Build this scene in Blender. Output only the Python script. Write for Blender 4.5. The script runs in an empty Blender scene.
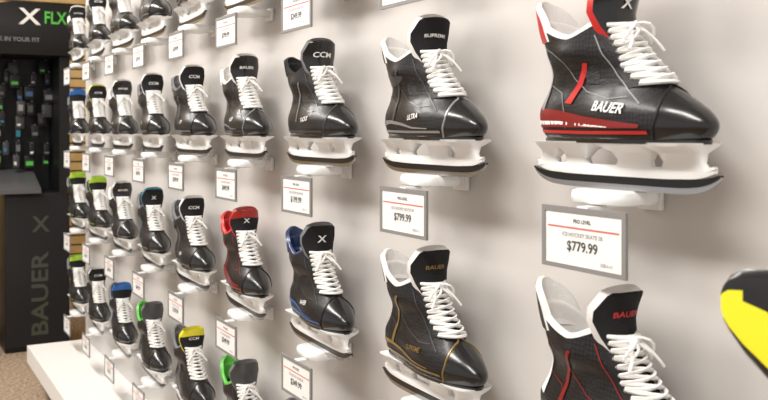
import bpy, math, random
from mathutils import Vector, Matrix
random.seed(4)
scene = bpy.context.scene
COL = scene.collection

# ------------------------------------------------------------ materials
def mat(name, col, rough=0.5, metal=0.0, spec=0.5, noise=None, bump=None, coat=0.0, emit=None, cells=None):
    m = bpy.data.materials.new(name); m.use_nodes = True
    nt = m.node_tree; b = nt.nodes['Principled BSDF']
    b.inputs['Base Color'].default_value = (*col, 1)
    b.inputs['Roughness'].default_value = rough
    b.inputs['Metallic'].default_value = metal
    b.inputs['Specular IOR Level'].default_value = spec
    b.inputs['Coat Weight'].default_value = coat
    b.inputs['Coat Roughness'].default_value = 0.16
    if emit:
        b.inputs['Emission Color'].default_value = (*emit[0], 1)
        b.inputs['Emission Strength'].default_value = emit[1]
    tc = nt.nodes.new('ShaderNodeTexCoord')
    if noise:
        sc, amt = noise
        n = nt.nodes.new('ShaderNodeTexNoise'); n.inputs['Scale'].default_value = sc
        n.inputs['Detail'].default_value = 4
        r = nt.nodes.new('ShaderNodeValToRGB')
        r.color_ramp.elements[0].position = 0.3; r.color_ramp.elements[1].position = 0.7
        r.color_ramp.elements[0].color = (*[max(0, c*(1-amt)) for c in col], 1)
        r.color_ramp.elements[1].color = (*[min(1, c*(1+amt)) for c in col], 1)
        nt.links.new(tc.outputs['Object'], n.inputs['Vector'])
        nt.links.new(n.outputs['Fac'], r.inputs['Fac'])
        nt.links.new(r.outputs['Color'], b.inputs['Base Color'])
    if cells:
        w1 = nt.nodes.new('ShaderNodeTexChecker'); w1.inputs['Scale'].default_value = cells
        mp = nt.nodes.new('ShaderNodeMapping'); mp.inputs['Rotation'].default_value=(0,math.radians(45),0)
        w1.inputs['Color1'].default_value=(*[c*.6 for c in col],1); w1.inputs['Color2'].default_value=(*[c*2.4 for c in col],1)
        nt.links.new(tc.outputs['Object'], mp.inputs['Vector']); nt.links.new(mp.outputs['Vector'], w1.inputs['Vector'])
        nt.links.new(w1.outputs['Color'], b.inputs['Base Color'])
    if bump:
        sc, st = bump
        n2 = nt.nodes.new('ShaderNodeTexNoise'); n2.inputs['Scale'].default_value = sc
        bp = nt.nodes.new('ShaderNodeBump'); bp.inputs['Strength'].default_value = st
        bp.inputs['Distance'].default_value = 0.002
        nt.links.new(tc.outputs['Object'], n2.inputs['Vector'])
        nt.links.new(n2.outputs['Fac'], bp.inputs['Height'])
        nt.links.new(bp.outputs['Normal'], b.inputs['Normal'])
    return m

M = {}
M['black_shell'] = mat('black_shell', (.006,.0055,.006), .42, spec=.3, coat=.14, bump=(120,.2), cells=230)
M['black_gloss'] = mat('black_gloss', (.005,.005,.0055), .26, spec=.4, coat=.5, bump=(40,.2))
M['black_matte'] = mat('black_matte', (.010,.009,.010), .5, spec=.3, bump=(300,.4))
M['grey_shell'] = mat('grey_shell', (.045,.045,.048), .4, coat=.2, bump=(180,.25))
M['red_shell'] = mat('red_shell', (.36,.012,.010), .35, coat=.2)
M['navy_shell'] = mat('navy_shell', (.01,.03,.10), .35, coat=.2)
M['white_plastic'] = mat('white_plastic', (.84,.84,.83), .3, coat=.2)
M['white_lace'] = mat('white_lace', (.88,.87,.85), .8, bump=(900,.4))
M['white_felt'] = mat('white_felt', (.70,.68,.66), .95, bump=(500,.5))
M['grey_felt'] = mat('grey_felt', (.15,.15,.155), .95, bump=(500,.5))
M['black_felt'] = mat('black_felt', (.012,.012,.013), .85, spec=.3, bump=(500,.5))
M['steel_dark'] = mat('steel_dark', (.008,.008,.009), .3, metal=.2)
M['steel'] = mat('steel', (.45,.45,.46), .25, metal=1)
M['white_ink'] = mat('white_ink', (.8,.8,.78), .5)
M['grey_ink'] = mat('grey_ink', (.20,.20,.20), .5)
M['red'] = mat('red', (.50,.018,.018), .35)
M['darkred'] = mat('darkred', (.20,.010,.010), .35)
M['gold'] = mat('gold', (.26,.17,.05), .3, metal=.4)
M['blue'] = mat('blue', (.012,.12,.42), .35)
M['lime'] = mat('lime', (.36,.60,.03), .45)
M['yellow'] = mat('yellow', (.80,.72,.02), .45)
M['green'] = mat('green', (.09,.42,.05), .45)
M['teal'] = mat('teal', (.02,.20,.30), .4)
M['silver'] = mat('silver', (.36,.36,.37), .35, metal=.6)
M['tag_frame'] = mat('tag_frame', (.25,.245,.24), .45, metal=.2)
M['tag_card'] = mat('tag_card', (.80,.79,.77), .5)
M['tag_ink'] = mat('tag_ink', (.06,.06,.06), .6)
M['tag_red'] = mat('tag_red', (.62,.14,.12), .6)
M['tag_grey'] = mat('tag_grey', (.35,.34,.34), .6)

# ------------------------------------------------------------ mesh builder
_tcache = {}
def text_geo(s, size):
    k = (s, size)
    if k in _tcache: return _tcache[k]
    cu = bpy.data.curves.new('txt', 'FONT'); cu.body = s; cu.size = size
    cu.align_x = 'CENTER'; cu.align_y = 'CENTER'; cu.resolution_u = 3; cu.offset = size*.018
    ob = bpy.data.objects.new('txt', cu); COL.objects.link(ob)
    dg = bpy.context.evaluated_depsgraph_get(); dg.update()
    me = ob.evaluated_get(dg).to_mesh()
    r = ([(v.co.x, v.co.y) for v in me.vertices], [tuple(p.vertices) for p in me.polygons])
    ob.evaluated_get(dg).to_mesh_clear()
    bpy.data.objects.remove(ob); bpy.data.curves.remove(cu)
    _tcache[k] = r
    return r

class MB:
    def __init__(s): s.v=[]; s.f=[]; s.m=[]; s.slots=[]
    def mi(s, name):
        if name not in s.slots: s.slots.append(name)
        return s.slots.index(name)
    def face(s, idx, m): s.f.append(tuple(idx)); s.m.append(m)
    def grid(s, rows, m, closed=False, cap0=False, cap1=False, mf=None, flip=False):
        b=len(s.v); n=len(rows[0]); mi=s.mi(m) if isinstance(m,str) else m
        for r in rows: s.v.extend([tuple(p) for p in r])
        for i in range(len(rows)-1):
            for j in range(n if closed else n-1):
                a=b+i*n+j; c=b+i*n+(j+1)%n; d=c+n; e=a+n
                q=(a,c,d,e) if not flip else (a,e,d,c)
                s.face(q, s.mi(mf(i,j)) if mf else mi)
        if cap0: s.face([b+j for j in range(n)][::-1], mi)
        if cap1:
            o=b+(len(rows)-1)*n; s.face([o+j for j in range(n)], mi)
    def tube(s, path, r, m, n=6, ref=None):
        P=[Vector(p) for p in path]; rows=[]
        for i,p in enumerate(P):
            t=(P[min(i+1,len(P)-1)]-P[max(i-1,0)]).normalized()
            up=Vector(ref) if ref else Vector((0.31,.17,.93))
            a=t.cross(up)
            if a.length<1e-4: a=t.cross(Vector((1,0,0)))
            a.normalize(); c=a.cross(t).normalized()
            ra,rc=(r if isinstance(r,tuple) else (r,r))
            rows.append([p+a*ra*math.cos(2*math.pi*k/n)+c*rc*math.sin(2*math.pi*k/n) for k in range(n)])
        s.grid(rows, m, closed=True, cap0=True, cap1=True)
    def box(s, lo, hi, m, bev=0.0):
        x0,y0,z0=lo; x1,y1,z1=hi
        if bev<=0:
            b=len(s.v); mi=s.mi(m)
            s.v.extend([(x0,y0,z0),(x1,y0,z0),(x1,y1,z0),(x0,y1,z0),(x0,y0,z1),(x1,y0,z1),(x1,y1,z1),(x0,y1,z1)])
            for q in [(3,2,1,0),(4,5,6,7),(0,1,5,4),(1,2,6,5),(2,3,7,6),(3,0,4,7)]: s.face([b+k for k in q],mi)
            return
        def loop(z,ins):
            r=bev; pts=[]
            for cx,cy,a0 in [(x1-r,y1-r,0),(x0+r,y1-r,90),(x0+r,y0+r,180),(x1-r,y0+r,270)]:
                for k in range(5):
                    a=math.radians(a0+k*22.5)
                    pts.append((cx+(r-ins)*math.cos(a),cy+(r-ins)*math.sin(a),z))
            return pts
        e=min(bev*.5,(z1-z0)*.35)
        s.grid([loop(z0,e),loop(z0+e*.3,e*.3),loop(z0+e,0),loop(z1-e,0),loop(z1-e*.3,e*.3),loop(z1,e)],m,closed=True,cap0=True,cap1=True)
    def text(s, st, size, fn, m):
        vs,fs=text_geo(st,size); b=len(s.v); mi=s.mi(m)
        s.v.extend([tuple(fn(u,w)) for u,w in vs])
        for f in fs: s.face([b+k for k in f],mi)
    def mesh(s, name, ang=38):
        me=bpy.data.meshes.new(name); me.from_pydata(s.v,[],s.f)
        for n in s.slots: me.materials.append(M[n])
        me.polygons.foreach_set('material_index', s.m)
        me.polygons.foreach_set('use_smooth',[True]*len(s.f))
        me.update(); me.set_sharp_from_angle(angle=math.radians(ang))
        return me

def add(name, me, loc=(0,0,0), rotz=0, parent=None, scale=1):
    o=bpy.data.objects.new(name, me); COL.objects.link(o)
    o.location=loc; o.rotation_euler=(0,0,rotz); o.scale=(scale,)*3
    if parent: o.parent=parent
    return o

def sm(t): t=max(0,min(1,t)); return t*t*(3-2*t)

# ------------------------------------------------------------ skate surface
ZS=[.050,.058,.072,.086,.097,.107,.117,.132,.150,.170,.190,.215,.26]
XB=[-.100,-.112,-.119,-.122,-.120,-.114,-.106,-.097,-.092,-.095,-.102,-.112,-.118]
XF=[.156,.169,.174,.165,.150,.134,.119,.099,.079,.060,.047,.039,.033]
def interp(z, A):
    if z<=ZS[0]: return A[0]
    if z>=ZS[-1]: return A[-1]
    for i in range(len(ZS)-1):
        if z<=ZS[i+1]:
            t=(z-ZS[i])/(ZS[i+1]-ZS[i])
            m0=(A[i+1]-A[max(i-1,0)])/(ZS[i+1]-ZS[max(i-1,0)])*(ZS[i+1]-ZS[i])
            j=min(i+2,len(A)-1)
            m1=(A[j]-A[i])/(ZS[j]-ZS[i])*(ZS[i+1]-ZS[i])
            return (2*t**3-3*t*t+1)*A[i]+(t**3-2*t*t+t)*m0+(-2*t**3+3*t*t)*A[i+1]+(t**3-t*t)*m1
N=2.2
def G(x,z,cx,cz,sx,sz): return math.exp(-((x-cx)/sx)**2-((z-cz)/sz)**2)
def W(x,z):
    t=(x+.12)/.28
    lo=.028+.014*sm((t-.25)/.45)-.004*sm((t-.85)/.15)
    bot=.86+.14*sm((z-.05)/.02)
    hi=.0260+.009*sm((z-.145)/.035)+.004*sm((t-.45)/.25)
    k=sm((z-.085)/.05)
    w=(lo*(1-k)+hi*k)*bot
    # ankle-bone pocket, heel-lock hollow, metatarsal bulge
    w+=.0042*G(x,z,-.030,.172,.022,.018)-.0030*G(x,z,-.055,.128,.022,.016)+.0022*G(x,z,-.085,.085,.02,.018)-.0016*G(x,z,.005,.140,.016,.02)
    return w
def surf(a,z):
    xb,xf=interp(z,XB),interp(z,XF); xc=(xb+xf)/2; rx=(xf-xb)/2
    c,s=math.cos(a),math.sin(a)
    x=xc+rx*math.copysign(abs(c)**(2/N),c)
    return x, W(x,z)*math.copysign(abs(s)**(2/N),s)
def front_x(z,y):
    lo,hi=0,math.pi/2
    for _ in range(22):
        mid=(lo+hi)/2
        if surf(mid,z)[1]<abs(y): lo=mid
        else: hi=mid
    return surf(lo,z)[0]
def side_y(x,z):
    xb,xf=interp(z,XB),interp(z,XF); xc=(xb+xf)/2; rx=(xf-xb)/2
    c=min(1,abs((x-xc)/rx))**(N/2); s=math.sqrt(max(0,1-c*c))
    return W(x,z)*s**(2/N)
def collar(a):
    c=math.cos(a)
    return .208 + (.013*sm(c) if c>0 else .018*sm(-c)) - .012*(1-abs(c))

def build_skate(st):
    B=MB()
    na=80; nv=44
    rows=[]
    rows.append([( (p:=surf(2*math.pi*j/na,.050))[0]*.9, p[1]*.8, .0495) for j in range(na)])
    for i in range(nv+1):
        r=[]
        for j in range(na):
            a=2*math.pi*j/na; z=.050+(collar(a)-.050)*(i/nv)
            x,y=surf(a,z); r.append((x,y,z))
        rows.append(r)
    body=st['body']
    def mf(i,j):
        if i<3: return st.get('sole','black_gloss')
        a=2*math.pi*(j+.5)/na; z=.050+(collar(a)-.050)*((i-1)/nv)
        x,y=surf(a,z)
        if x>.01 and abs(y)<.018 and z>.118: return 'black_felt'
        return body
    B.grid(rows,body,closed=True,cap0=True,mf=mf)
    rows=[]
    for z,o in [(.047,-.004),(.0475,.0012),(.053,.0018),(.0545,.0)]:
        rows.append([(surf(2*math.pi*j/na,.056)[0]*(1+o*8), surf(2*math.pi*j/na,.056)[1]*(1+o*24), z) for j in range(na)])
    B.grid(rows,st.get('sole','black_gloss'),closed=True,cap0=True,cap1=True)
    rows=[]
    for k in range(8):
        th=math.pi*k/7
        row=[]
        for j in range(na):
            a=2*math.pi*j/na; z=collar(a); x,y=surf(a,z)
            ins=.0055*(1-math.cos(th)); up=.007*math.sin(th)
            xc=(interp(z,XB)+interp(z,XF))/2
            L=math.hypot(x-xc,y); f=(L-ins)/L
            row.append((xc+(x-xc)*f,y*f,z+up))
        rows.append(row)
    for dz in (.012,.03,.05):
        row=[]
        for j in range(na):
            a=2*math.pi*j/na; z=collar(a); x,y=surf(a,z)
            xc=(interp(z,XB)+interp(z,XF))/2; L=math.hypot(x-xc,y); f=(L-.012)/L
            row.append((xc+(x-xc)*f,y*f,z-dz))
        rows.append(row)
    B.grid(rows,st['liner'],closed=True,cap1=True)
    # toe cap with raised rear rim
    rows=[]; nz=20; zt=.1235; rimL=[]; rimR=[]
    for i in range(nz+1):
        z=.053+(zt-.053)*i/nz
        xbnd=.113-.14*max(0,z-.085)+.010*math.sin((z-.05)*30)
        xbnd=min(xbnd,interp(z,XF)-.0005)
        lo,hi=0,math.pi
        for _ in range(24):
            mid=(lo+hi)/2
            if surf(mid,z)[0]>xbnd: lo=mid
            else: hi=mid
        row=[]
        for j in range(33):
            a=lo*(j/16-1); x,y=surf(a,z)
            d=Vector((x-.08,y*.9,(z-.055)*1.2)); d.normalize()
            e=.0036
            row.append((x+d.x*e,y+d.y*e,z+d.z*e))
        rows.append(row); rimL.append(row[0]); rimR.append(row[-1])
    B.grid(rows,st.get('toe','black_gloss'))
    B.tube(rimL+rimR[::-1][1:],.0019,st.get('rim','black_matte'),n=6,ref=(1,0,.3))
    fz=[.120+(.213-.120)*i/16 for i in range(17)]
    def ip(z,y,o):
        x=front_x(z,y)
        x2=front_x(z+.002,y); sl=Vector((.002,0,-(x2-x)))
        nrm=Vector((sl.x,0,sl.z)).normalized()
        return Vector((x+nrm.x*o, y, z+nrm.z*o))
    for sg in (-1,1):
        rows=[]
        for z in fz:
            ys=[.0140,.0140,.0165,.020,.0235,.0260,.0270]
            os=[-.001,.003,.0038,.0036,.0034,.003,-.0005]
            rows.append([ip(z,sg*y,o) for y,o in zip(ys,os)])
        B.grid(rows,st.get('facing','black_matte'),flip=(sg<0))
    ne=10; ez=[.122+(.209-.122)*(i/(ne-1)) for i in range(ne)]
    for z in ez:
        for sg in (-1,1):
            p=ip(z,sg*.0225,.0030); q=ip(z,sg*.0225,.0050)
            B.tube([p,q],.0026,'silver',n=8)
    lc=st.get('lace','white_lace')
    for i in range(ne-1):
        for sg in (-1,1):
            path=[]
            for k in range(9):
                t=k/8; y=sg*(-.0230+.046*t); z=ez[i]+(ez[i+1]-ez[i])*t
                path.append(ip(z,y,.0060+.0055*math.sin(math.pi*t)+(.0018 if sg>0 else 0)))
            B.tube(path,(.0022,.0038),lc,n=6,ref=(.6,0,.8))
    for zz in (ez[0],ez[-1]):
        path=[ip(zz,-.0230+.046*k/8,.006+.003*math.sin(math.pi*k/8)) for k in range(9)]
        B.tube(path,.0032,lc)
    K=ip(.206,0,.013)
    B.tube([K+Vector((0,-.006,0)),K,K+Vector((0,.006,0))],(.0055,.0045),lc,n=8)
    for sg,ln in ((-1,1.0),(1,.9)):
        lp=[]
        for k in range(15):
            t=k/14*2*math.pi
            u=(1-math.cos(t))/2; w=math.sin(t)*.006
            lp.append(K+Vector((.012*math.sin(math.pi*u)+.006*u+.001, sg*(.024*u*ln+w*.4), -.022*u*u-.004*u+w)))
        B.tube(lp,.0021,lc,n=6)
        en=[K+Vector((.012*t+.010*math.sin(2*t), sg*(.006+.022*t), -.036*t)) for t in [0,.2,.4,.6,.8,1]]
        B.tube(en,.0020,lc,n=6)
    # tongue : padded, thick
    TC=[(.102,.117),(.083,.138),(.062,.162),(.045,.185),(.037,.208),(.034,.230),(.038,.252),(.048,.273)]
    TW=[.013,.014,.016,.021,.030,.036,.037,.030]
    def tongue(i,y,off):
        cx,cz=TC[i]
        a=TC[max(i-1,0)]; b=TC[min(i+1,len(TC)-1)]
        d=Vector((b[0]-a[0],0,b[1]-a[1])).normalized(); n=Vector((d.z,0,-d.x))
        p=Vector((cx,0,cz))+n*(off)
        return Vector((p.x-13*y*y,y,p.z-5*y*y*(i>5)))
    rows=[]; nt=9
    def trow(i,grow=0,shr=1.0):
        w=TW[i]*shr; r=[]
        th=(.005 if i>3 else .003)*shr
        for k in range(nt): 
            y=-w+2*w*k/(nt-1); r.append(tongue(i,y,th*(1-(abs(y)/w)**4*.6))+Vector((0,0,grow)))
        for k in range(nt-1,-1,-1):
            y=-w+2*w*k/(nt-1); r.append(tongue(i,y*.97,-(.015 if i>3 else .006)*(1-(abs(y)/w)**4*.3)*shr-.001)+Vector((0,0,grow)))
        return r
    for i in range(len(TC)): rows.append(trow(i))
    rows.append(trow(len(TC)-1,.003,.8))
    tm=st['tongue']; tip=st.get('tip')
    def tf(i,j):
        if tip and i>=6: return tip
        return tm if j<nt-1 else st.get('tliner','white_felt')
    B.grid(rows,tip or st.get('tliner','white_felt'),closed=True,cap1=True,cap0=True,mf=tf)
    def tmap(u,w):
        z=.242+w
        for i in range(len(TC)-1):
            if TC[i][1]<=z<=TC[i+1][1]: break
        t=(z-TC[i][1])/(TC[i+1][1]-TC[i][1])
        a=tongue(i,u,.0068); b=tongue(i+1,u,.0068)
        return a.lerp(b,t)
    if st.get('tlogo'): B.text(st['tlogo'],st.get('tsize',.016),tmap,st.get('tink','white_ink'))
    # tendon guard
    rows=[]; nn=13
    H=st.get('tg',.052)
    for i in range(13):
        v=i/12; zc=.197+H*1.10*v
        ha=1.0*(math.sqrt(max(0,1-(v*.97)**3)))+.04
        outer=[];inner=[]
        for k in range(nn):
            a=math.pi+ha*(2*k/(nn-1)-1)
            zz=zc-.006*(abs(2*k/(nn-1)-1)**2)*v
            x,y=surf(a,min(zz,.24))
            lean=-.006*v*v
            outer.append((x-.0025+lean,y*1.05,zz)); inner.append((x+.006+lean,y*.82,zz))
        rows.append(outer+inner[::-1])
    tg=st.get('tendon','black_shell')
    def gf(i,j): return tg if j<nn-1 else st['liner']
    B.grid(rows,st['liner'],closed=True,cap0=True,cap1=True,mf=gf)
    def ribbon(lo,hi,m,off=.0009,sides=(-1,1)):
        def pl(P,t):
            t*=len(P)-1; i=min(int(t),len(P)-2); f=t-i
            return (P[i][0]*(1-f)+P[i+1][0]*f, P[i][1]*(1-f)+P[i+1][1]*f)
        for sg in sides:
            rows=[]
            for i in range(25):
                a=pl(lo,i/24); b=pl(hi,i/24); r=[]
                for k in range(6):
                    x=a[0]+(b[0]-a[0])*k/5; z=a[1]+(b[1]-a[1])*k/5
                    r.append((x,sg*(side_y(x,z)+off),z))
                rows.append(r)
            B.grid(rows,m,flip=(sg>0))
    def line(P,w,m,off=.0011):
        lo=[];hi=[]
        for i,p in enumerate(P):
            a=P[max(i-1,0)];b=P[min(i+1,len(P)-1)]; dx,dz=b[0]-a[0],b[1]-a[1]; L=math.hypot(dx,dz)
            lo.append((p[0]+dz/L*w/2,p[1]-dx/L*w/2)); hi.append((p[0]-dz/L*w/2,p[1]+dx/L*w/2))
        ribbon(lo,hi,m,off)
    a3=st.get('a3','grey_shell'); a4=st.get('a4','grey_shell')
    line([(-.110,.064),(-.06,.063),(0,.062),(.06,.062),(.11,.062)],.0045,a3)
    line([(.016,.198),(.030,.170),(.052,.140),(.074,.118),(.096,.100)],.0018,a4)
    line([(-.088,.190),(-.06,.178),(-.04,.165),(-.025,.14),(.0,.12),(.045,.108),(.075,.110)],.0015,a4)
    line([(-.094,.130),(-.08,.132),(-.055,.12),(-.045,.09),(-.045,.068)],.0015,a4)
    for rb in st.get('rib',[]):
        ribbon(rb[0],rb[1],rb[2],.0014)
    if st.get('side'):
        tx,tz,ts,ta=st.get('spos',(.035,.092,.020,.12))
        def smap(u,w):
            x=tx+u*math.cos(ta)-w*math.sin(ta)+w*.25; z=tz+u*math.sin(ta)+w*math.cos(ta)
            return (x,-(side_y(x,z)+.0022),z)
        B.text(st['side'],ts,smap,st.get('sink','white_ink'))
    B.v=[(x,y,z*.930+.0165) for x,y,z in B.v]
    # holder: narrow blade rail, flared pedestals
    hm=st.get('holder','white_plastic')
    def rr(x0,x1,hw,z,n=24,p=4):
        cx=(x0+x1)/2; rx=(x1-x0)/2; o=[]
        for k in range(n):
            a=2*math.pi*k/n; c,s=math.cos(a),math.sin(a)
            o.append((cx+rx*math.copysign(abs(c)**(2/p),c),hw*math.copysign(abs(s)**(2/p),s),z))
        return o
    rows=[]
    for i in range(31):
        t=i/30; x=-.130+.308*t
        e=abs(2*t-1)**7
        zb=.0170+.010*e; ztp=.032+.003*e; hw=.0054*(1-.4*e)
        rows.append([(x,-hw*.7,zb),(x,hw*.7,zb),(x,hw,zb+.005),(x,hw,ztp-.004),(x,hw*.7,ztp),(x,-hw*.7,ztp),(x,-hw,ztp-.004),(x,-hw,zb+.005)])
    B.grid(rows,hm,closed=True,cap0=True,cap1=True,flip=True)
    for legs in ([(.022,.088),(.028,.084),(.020,.088),(.006,.106),(.004,.108)],
                 [(.099,.172),(.103,.163),(.097,.162),(.088,.166),(.086,.167)],
                 [(-.128,-.084),(-.121,-.088),(-.116,-.080),(-.116,-.066),(-.116,-.064)],
                 [(-.072,-.020),(-.068,-.028),(-.074,-.020),(-.082,-.006),(-.084,-.004)]):
        fr=legs[0][0]>0
        hws=[.0052,.0062,.012,(.032 if fr else .025),(.034 if fr else .027)]
        B.grid([rr(l[0],l[1],h,z) for l,h,z in zip(legs,hws,[.028,.039,.050,.0585,.0622])],hm,closed=True,cap0=True,cap1=True)
    rows=[];rows2=[]
    for i in range(41):
        t=i/40; x=-.137+.322*t; e=abs(2*t-1)**8
        zb=.0+.019*e; zm=.0075+.0155*e; zt2=.0185+.007*e
        rows.append([(x,-.0016,zb),(x,.0016,zb),(x,.0016,zm+.003),(x,-.0016,zm+.003)])
        rows2.append([(x,-.0036,zm),(x,.0036,zm),(x,.0040,zt2),(x,-.0040,zt2)])
    B.grid(rows,st.get('steel','steel'),closed=True,cap0=True,cap1=True,flip=True)
    B.grid(rows2,'steel_dark',closed=True,cap0=True,cap1=True,flip=True)
    B.v=[(x*1.05,y*1.05,z) for x,y,z in B.v]
    return B.mesh('hockey_skate_mesh')

sw=[[(-.112,.072),(-.07,.078),(-.02,.074),(.03,.068),(.08,.067)],[(-.112,.084),(-.07,.085),(-.02,.079),(.03,.071),(.08,.069)]]
slash=[[(-.064,.085),(-.049,.12),(-.036,.155),(-.025,.180)],[(-.056,.082),(-.042,.12),(-.030,.155),(-.019,.180)]]
slash2=[[(-.035,.085),(-.022,.12),(-.012,.155),(-.004,.178)],[(-.029,.085),(-.017,.12),(-.008,.155),(-.001,.178)]]
heel=[[(-.108,.100),(-.094,.125),(-.087,.155),(-.091,.185)],[(-.096,.095),(-.086,.125),(-.079,.155),(-.08,.185)]]
full=[[(-.112,.070),(-.06,.070),(0,.069),(.05,.068),(.10,.068)],[(-.112,.100),(-.06,.095),(0,.085),(.05,.079),(.10,.073)]]
ank=[[(-.078,.150),(-.06,.150),(-.035,.152),(-.01,.163)],[(-.078,.174),(-.06,.172),(-.035,.168),(-.01,.168)]]
low=([(-.112,.074),(-.06,.074),(0,.071),(.05,.069)],[(-.112,.080),(-.06,.079),(0,.074),(.05,.070)],'white_ink')
S={}
S['vapor']=dict(body='black_shell',liner='white_felt',tongue='black_gloss',tliner='red',tendon='red',rib=[(*full,'darkred'),(*heel,'silver'),low,([(-.045,.105),(-.02,.130),(-.005,.160)],[(-.030,.103),(-.010,.128),(.003,.160)],'red')],side='BAUER',tlogo='X',tsize=.024,a3='red',a4='grey_ink',tg=.062,spos=(.048,.096,.019,-.10))
S['blackwhite']=dict(body='black_shell',liner='white_felt',tongue='black_felt',rib=[(*slash,'grey_shell'),(*ank,'grey_shell'),(*sw,'silver')],tlogo='SUPREME',tsize=.010,side='ULTRA',spos=(.03,.09,.014,.1),a3='silver',rim='silver')
S['ccm']=dict(body='black_shell',liner='black_felt',tongue='black_gloss',tliner='grey_felt',rib=[(*slash2,'silver')],side='TACKS',spos=(.03,.09,.015,.1),tlogo='CCM',tsize=.019,tg=.047,rim='grey_shell')
S['plain']=dict(body='black_shell',liner='grey_felt',tongue='black_felt',rib=[(*slash2,'grey_ink'),(*ank,'grey_shell')],side='CCM',spos=(.03,.092,.015,.1),tlogo='CCM',tsize=.015,a3='grey_ink')
S['plain2']=dict(body='black_shell',liner='white_felt',tongue='black_gloss',tliner='white_felt',rib=[(*sw,'silver'),(*slash,'grey_shell')],side='BAUER',spos=(.03,.095,.014,.1),tlogo='BAUER',tsize=.012,rim='grey_ink')
S['gold']=dict(body='black_shell',liner='white_felt',tongue='black_felt',rib=[(*slash,'gold'),(*sw,'gold')],side='SUPREME',spos=(.03,.092,.013,.1),sink='gold',tlogo='BAUER',tsize=.012,tink='gold',a3='gold',rim='gold')
S['redin']=dict(body='black_shell',liner='white_felt',tongue='black_felt',rib=[(*slash,'darkred'),(*heel,'white_ink')],side='BAUER',spos=(.03,.095,.014,.1),tlogo='BAUER',tsize=.013,tink='red',a3='white_ink',a4='darkred',tg=.064)
S['blue']=dict(body='black_shell',liner='navy_shell',tongue='black_felt',tliner='grey_felt',tendon='navy_shell',rib=[(*sw,'blue'),(*heel,'blue')],side='BAUER',spos=(.03,.095,.014,.1),tlogo='X',tsize=.026,a3='blue')
S['red']=dict(body='black_shell',liner='red',tongue='black_felt',tip='red_shell',tliner='red',tendon='red',rib=[(*slash,'red'),(*full,'darkred')],tlogo='X',tsize=.02,a3='red',a4='darkred')
S['lime']=dict(body='black_shell',liner='grey_felt',tongue='black_felt',tip='lime',tliner='lime',rib=[(*sw,'grey_ink')],a3='lime')
S['green']=dict(body='black_shell',liner='green',tongue='grey_shell',tliner='grey_felt',rib=[(*sw,'grey_ink')],a3='grey_shell',tendon='green')
S['yellow']=dict(body='black_shell',liner='grey_felt',tongue='black_felt',tip='yellow',tliner='yellow',rib=[(*slash2,'grey_ink')],tlogo='CCM',tsize=.014)
S['teal']=dict(body='black_shell',liner='grey_felt',tongue='black_felt',tliner='teal',tendon='teal',rib=[(*slash2,'teal')],a3='silver',tlogo='X',tsize=.02)
S['bluetip']=dict(body='black_shell',liner='grey_felt',tongue='black_felt',tip='blue',tliner='blue',rib=[(*slash2,'blue')],a3='blue')
S['yellowtrim']=dict(body='black_shell',liner='grey_felt',tongue='black_felt',tliner='yellow',rib=[(*slash2,'yellow')],tlogo='CCM',tsize=.014)
MESH={k:build_skate(v) for k,v in S.items()}

CAMZ=1.30
ROWZ={'A':CAMZ-.078+.4,'B':CAMZ-.078,'C':CAMZ-.478,'D':CAMZ-.878}
lay={
 'A':['blackwhite','plain2','plain','plain2','blackwhite','plain','plain2','plain','blackwhite'],
 'B':['vapor','blackwhite','ccm','plain2','plain','plain','plain2','yellowtrim','bluetip'],
 'C':['redin','gold','blue','red','plain','teal','plain2','lime','lime'],
 'D':['gold','blue','plain','green','yellow','green','bluetip','plain','lime'],
}
prices=['$779.99','$799.99','$199.99','$449.99','$299.99','$349.99','$249.99','$179.99','$129.99']

def build_shelf():
    B=MB()
    B.box((-.052,-.112,-.020),(.052,-.030,0),'white_plastic',bev=.022)
    B.box((-.018,-.045,-.018),(.018,-.004,-.002),'white_plastic',bev=.004)
    B.box((-.022,-.010,-.030),(.022,-.0005,.004),'white_plastic',bev=.003)
    return B.mesh('skate_shelf_mesh')
SH=build_shelf()
TAGS={}
def build_tag(p):
    B=MB(); w,h=.079,.041
    t=.0045
    B.box((-w,-t,-h),(w,0,-h+.006),'tag_frame'); B.box((-w,-t,h-.007),(w,0,h),'tag_frame')
    B.box((-w,-t,-h+.006),(-w+.007,0,h-.007),'tag_frame'); B.box((w-.007,-t,-h+.006),(w,0,h-.007),'tag_frame')
    B.box((-w+.007,-.003,-h+.006),(w-.007,-.0008,h-.007),'tag_card')
    B.box((-.010,-.003,h-.001),(.010,.030,h+.0022),'white_plastic')
    f=lambda ox,oz:(lambda u,v:(u+ox,-.0036,v+oz))
    B.box((-w+.012,-.0036,.0132),(w-.012,-.0030,.0152),'tag_red')
    B.text(p,.018,f(0,-.010),'tag_ink')
    B.text('ICE HOCKEY SKATE SR',.0075,f(0,.005),'tag_grey')
    B.text('PRO LEVEL',.007,f(0,.023),'tag_ink')
    B.text('SIZE 6-12',.0055,f(.045,-.028),'tag_grey')
    return B.mesh('price_tag_mesh')
for p in prices: TAGS[p]=build_tag(p)

for rn,(row,names) in enumerate(lay.items()):
    for n,st in enumerate(names):
        x=-(.860+.456*n); z=ROWZ[row]
        jit=math.radians(random.uniform(-3,2)) if n>1 else 0
        add('hockey_skate',MESH[st],(x-.040,-.080,z+.0005),math.radians(-1)+jit)
        add('skate_shelf',SH,(x-.030,0,z))
        p=prices[n] if row=='B' else random.choice(prices)
        add('price_tag',TAGS[p],(-(.881+.456*n)-.006,-.1265,z-.064))

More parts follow.
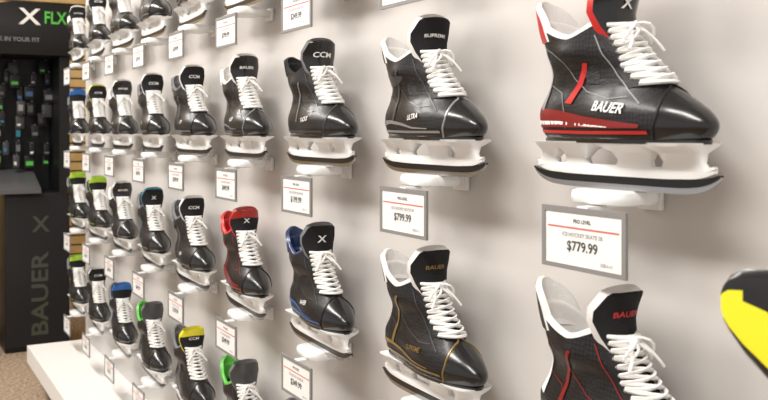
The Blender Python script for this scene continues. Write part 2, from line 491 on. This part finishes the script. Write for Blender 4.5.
# ------------------------------------------------------------ display wall & platform
M['panel']=mat('panel',(.60,.572,.547),.55,noise=(1.2,.03))
M['platform']=mat('platform',(.78,.765,.74),.4,noise=(3,.02))
M['kick']=mat('kick',(.25,.23,.21),.7)
B=MB(); B.box((-4.75,0,0.0),(1.6,.10,2.7),'panel'); add('wall_display_panel',B.mesh('w'))
B=MB()
B.box((-4.72,-.285,.16),(1.6,-.001,.24),'platform'); B.box((-4.66,-.20,0),(1.6,-.001,.16),'kick')
add('display_platform',B.mesh('p'))

def carpet():
    m=bpy.data.materials.new('carpet'); m.use_nodes=True; nt=m.node_tree; b=nt.nodes['Principled BSDF']
    tc=nt.nodes.new('ShaderNodeTexCoord'); n=nt.nodes.new('ShaderNodeTexNoise'); n.inputs['Scale'].default_value=60; n.inputs['Detail'].default_value=6
    r=nt.nodes.new('ShaderNodeValToRGB'); r.color_ramp.elements[0].color=(.17,.12,.08,1); r.color_ramp.elements[1].color=(.45,.34,.24,1)
    r.color_ramp.elements[0].position=.35; r.color_ramp.elements[1].position=.65
    nt.links.new(tc.outputs['Object'],n.inputs['Vector']); nt.links.new(n.outputs['Fac'],r.inputs['Fac']); nt.links.new(r.outputs['Color'],b.inputs['Base Color'])
    b.inputs['Roughness'].default_value=.95; return m
M['carpet']=carpet()
M['ceiling']=mat('ceiling',(.7,.68,.65),.9)
M['slat']=mat('slat',(.62,.44,.20),.5,noise=(4,.2))
M['slat_gap']=mat('slat_gap',(.10,.065,.03),.7)
B=MB(); B.box((-8.2,-5,-.05),(2.5,1.6,0),'carpet'); add('floor',B.mesh('f'))
B=MB(); B.box((-8.2,-5,3.1),(2.5,1.6,3.15),'ceiling'); add('ceiling',B.mesh('c'))
def slatwall(name,a,b,horizontal_x):
    B=MB()
    z=0
    if horizontal_x:
        x,y0,y1=a,b[0],b[1]
        B.box((x-.06,y0,0),(x-.015,y1,3.1),'slat_gap')
        while z<3.08:
            B.box((x-.015,y0,z),(x,y1,min(z+.062,3.1)),'slat'); z+=.075
    else:
        y,x0,x1=a,b[0],b[1]
        B.box((x0,y+.015,0),(x1,y+.06,3.1),'slat_gap')
        while z<3.08:
            B.box((x0,y,z),(x1,y+.015,min(z+.062,3.1)),'slat'); z+=.075
    add(name,B.mesh(name))
slatwall('wall_back',-7.6,(-5,1.5),True)
slatwall('wall_side',.62,(-7.58,-4.0),False)

# ------------------------------------------------------------ kiosk
M['kiosk_black']=mat('kiosk_black',(.010,.010,.011),.4,spec=.35)
M['kiosk_side']=mat('kiosk_side',(.014,.014,.016),.35,spec=.35)
M['kiosk_top']=mat('kiosk_top',(.10,.10,.105),.35)
M['kiosk_ink']=mat('kiosk_ink',(.055,.06,.042),.5)
M['sign_green']=mat('sign_green',(.08,.42,.05),.5,emit=((.1,.6,.1),.12))
M['pack_blue']=mat('pack_blue',(.05,.12,.3),.4)
B=MB()
B.box((-.42,-.36,.0),(0,0,.93),'kiosk_black',bev=.01)
B.box((-.005,-.352,.03),(.004,-.008,.90),'kiosk_side')
B.grid([[(.06,-.56,.93),(.06,-.17,.93)],[(.06,-.56,.955),(.06,-.17,.955)],[(-.30,-.56,1.06),(-.30,-.17,1.06)],[(-.30,-.56,1.03),(-.30,-.17,1.03)],[(.06,-.56,.93),(.06,-.17,.93)]],'kiosk_top')
B.box((-.42,-.57,.93),(-.38,.0,2.0),'kiosk_side')
B.box((-.42,-.06,.93),(.0,0,1.85),'kiosk_black')
B.box((-.42,-.60,0),(-.05,-.56,1.85),'kiosk_black')
rows=[]
for i in range(17):
    t=i/16; y=.05-.74*t
    top=2.05-.15*(max(0,t-.40)/.60)**2; bot=1.74
    rows.append([(-.44,y,bot),(.05,y,bot),(.10,y,(bot+top)/2),(.05,y,top),(-.44,y,top)])
B.grid(rows,'kiosk_black',closed=True,cap0=True,cap1=True)
B.text('FLX',.10,lambda u,v:(.105-abs(v)*.05,-.10+u*.75,1.95+v),'sign_green')
B.text('X',.13,lambda u,v:(.105-abs(v)*.05,-.24+u*1.2,1.95+v),'white_ink')
B.text('LOCK IN YOUR FIT',.034,lambda u,v:(.100,-.33+u,1.82+v),'grey_ink')
B.text('BAUER',.13,lambda u,v:(.006,-.165-v,.33+u*1.25),'kiosk_ink')
B.text('X',.13,lambda u,v:(.006,-.165+u,.74+v),'kiosk_ink')
cols=['grey_ink','white_ink','kiosk_top','pack_blue','silver','grey_felt','teal','grey_ink','grey_shell','silver','sign_green']
for r in range(8):
    for c in range(6):
        if random.random()<.2: continue
        y=-.10-.082*c+random.uniform(-.02,.02); z=1.10+.083*r+random.uniform(-.02,.02); x=-.26+random.uniform(-.04,.04)
        B.tube([(-.38,y,z+.05),(-.20,y,z+.05)],.003,'silver')
        m=random.choice(cols); h=random.uniform(.010,.04); w=random.uniform(.016,.034)
        B.box((x,y-w,z-.034),(x+.03,y+w,z+.045),random.choice(['kiosk_black','kiosk_black','kiosk_black','grey_shell']),bev=.006)
        B.box((x+.03,y-w*.7,z-.015),(x+.033,y+w*random.uniform(0,.7),z-.015+h),m)
add('display_kiosk',B.mesh('k'),(-5.63,.078,0))
B=MB()
for yy in (-1.5,-.66): B.box((-6.4,yy,0),(-6.0,yy+.02,1.5),'kiosk_black')
for k in range(5):
    z=.1+.3*k
    B.box((-6.4,-1.5,z),(-6.0,-.64,z+.02),'kiosk_top')
    for j in range(6):
        y=-1.46+.135*j
        B.box((-6.38,y,z+.021),(-6.02,y+.12,z+.10+random.random()*.13),random.choice(['pack_blue','pack_blue','grey_ink','blue','white_ink','kiosk_black']),bev=.006)
add('boxed_goods_rack',B.mesh('b'))

# ------------------------------------------------------------ hockey stick, blade up, resting on the platform
B=MB()
cl=[(0,.004,.010),(.002,.003,.017),(.008,.002,.026),(.022,-.002,.037),(.045,-.010,.047),(.08,-.024,.052),(.13,-.044,.050),(.18,-.064,.045),(.24,-.090,.038),(.28,-.112,.032)]
rows=[]
for x,z,h in cl:
    yb=.10*x*x
    r=[]
    for k in range(17):
        t=k/16; zz=z-h+2*h*t; r.append((x,yb-.005*math.sqrt(max(.05,1-(2*t-1)**8)),zz))
    for k in range(16,-1,-1):
        t=k/16; zz=z-h+2*h*t; r.append((x,yb+.005*math.sqrt(max(.05,1-(2*t-1)**8)),zz))
    rows.append(r)
def bf(i,j):
    k=j if j<17 else 33-j
    if k>=10+(i<3)*2-(i>4)*1: return 'black_gloss'
    return 'black_gloss' if k<2 else 'yellow'
B.grid(rows,'yellow',closed=True,cap0=True,cap1=True,mf=bf)
B.tube([(.265,.007,-.09),(.285,.006,-.14),(.30,.004,-.22),(.34,.0,-.902)],(.009,.013),'black_gloss',n=10)
add('hockey_stick',B.mesh('stick'),(-.552,-.262,1.144),math.radians(4))

# ------------------------------------------------------------ lights
M['lamp']=mat('lamp',(.9,.9,.9),.5,emit=((1,.97,.92),4))
M['lamp_frame']=mat('lamp_frame',(.6,.6,.6),.5)
for i,x in enumerate((-6.2,-4.2,-2.2,-.2)):
    B=MB(); B.box((-.62,-.17,-.03),(.62,.17,0),'lamp_frame'); B.box((-.58,-.14,-.034),(.58,.14,-.03),'lamp')
    add('ceiling_light',B.mesh('l'),(x,-1.5,3.1))
    L=bpy.data.lights.new('lamp','AREA'); L.shape='RECTANGLE'; L.size=1.5; L.size_y=.6; L.energy=84; L.color=(1,.962,.915)
    o=bpy.data.objects.new('ceiling_lamp',L); COL.objects.link(o); o.location=(x,-1.5,3.04)
    o.rotation_euler=(math.radians(22),0,0)
w=bpy.data.worlds.new('World'); scene.world=w; w.use_nodes=True
w.node_tree.nodes['Background'].inputs[0].default_value=(1,.965,.935,1)
w.node_tree.nodes['Background'].inputs[1].default_value=.78

# ------------------------------------------------------------ camera
cam=bpy.data.cameras.new('camera'); co=bpy.data.objects.new('camera',cam); COL.objects.link(co)
th=math.atan(505/900)
co.location=(0,-.92,CAMZ)
fwd=Vector((-math.cos(th),math.sin(th),0))
co.rotation_euler=fwd.to_track_quat('-Z','Y').to_euler()
cam.sensor_width=36; cam.lens=900/768*36; cam.shift_y=-70/768; cam.clip_start=.02
cam.dof.use_dof=True; cam.dof.focus_distance=1.7; cam.dof.aperture_fstop=9
scene.camera=co
scene.view_settings.view_transform='Standard'
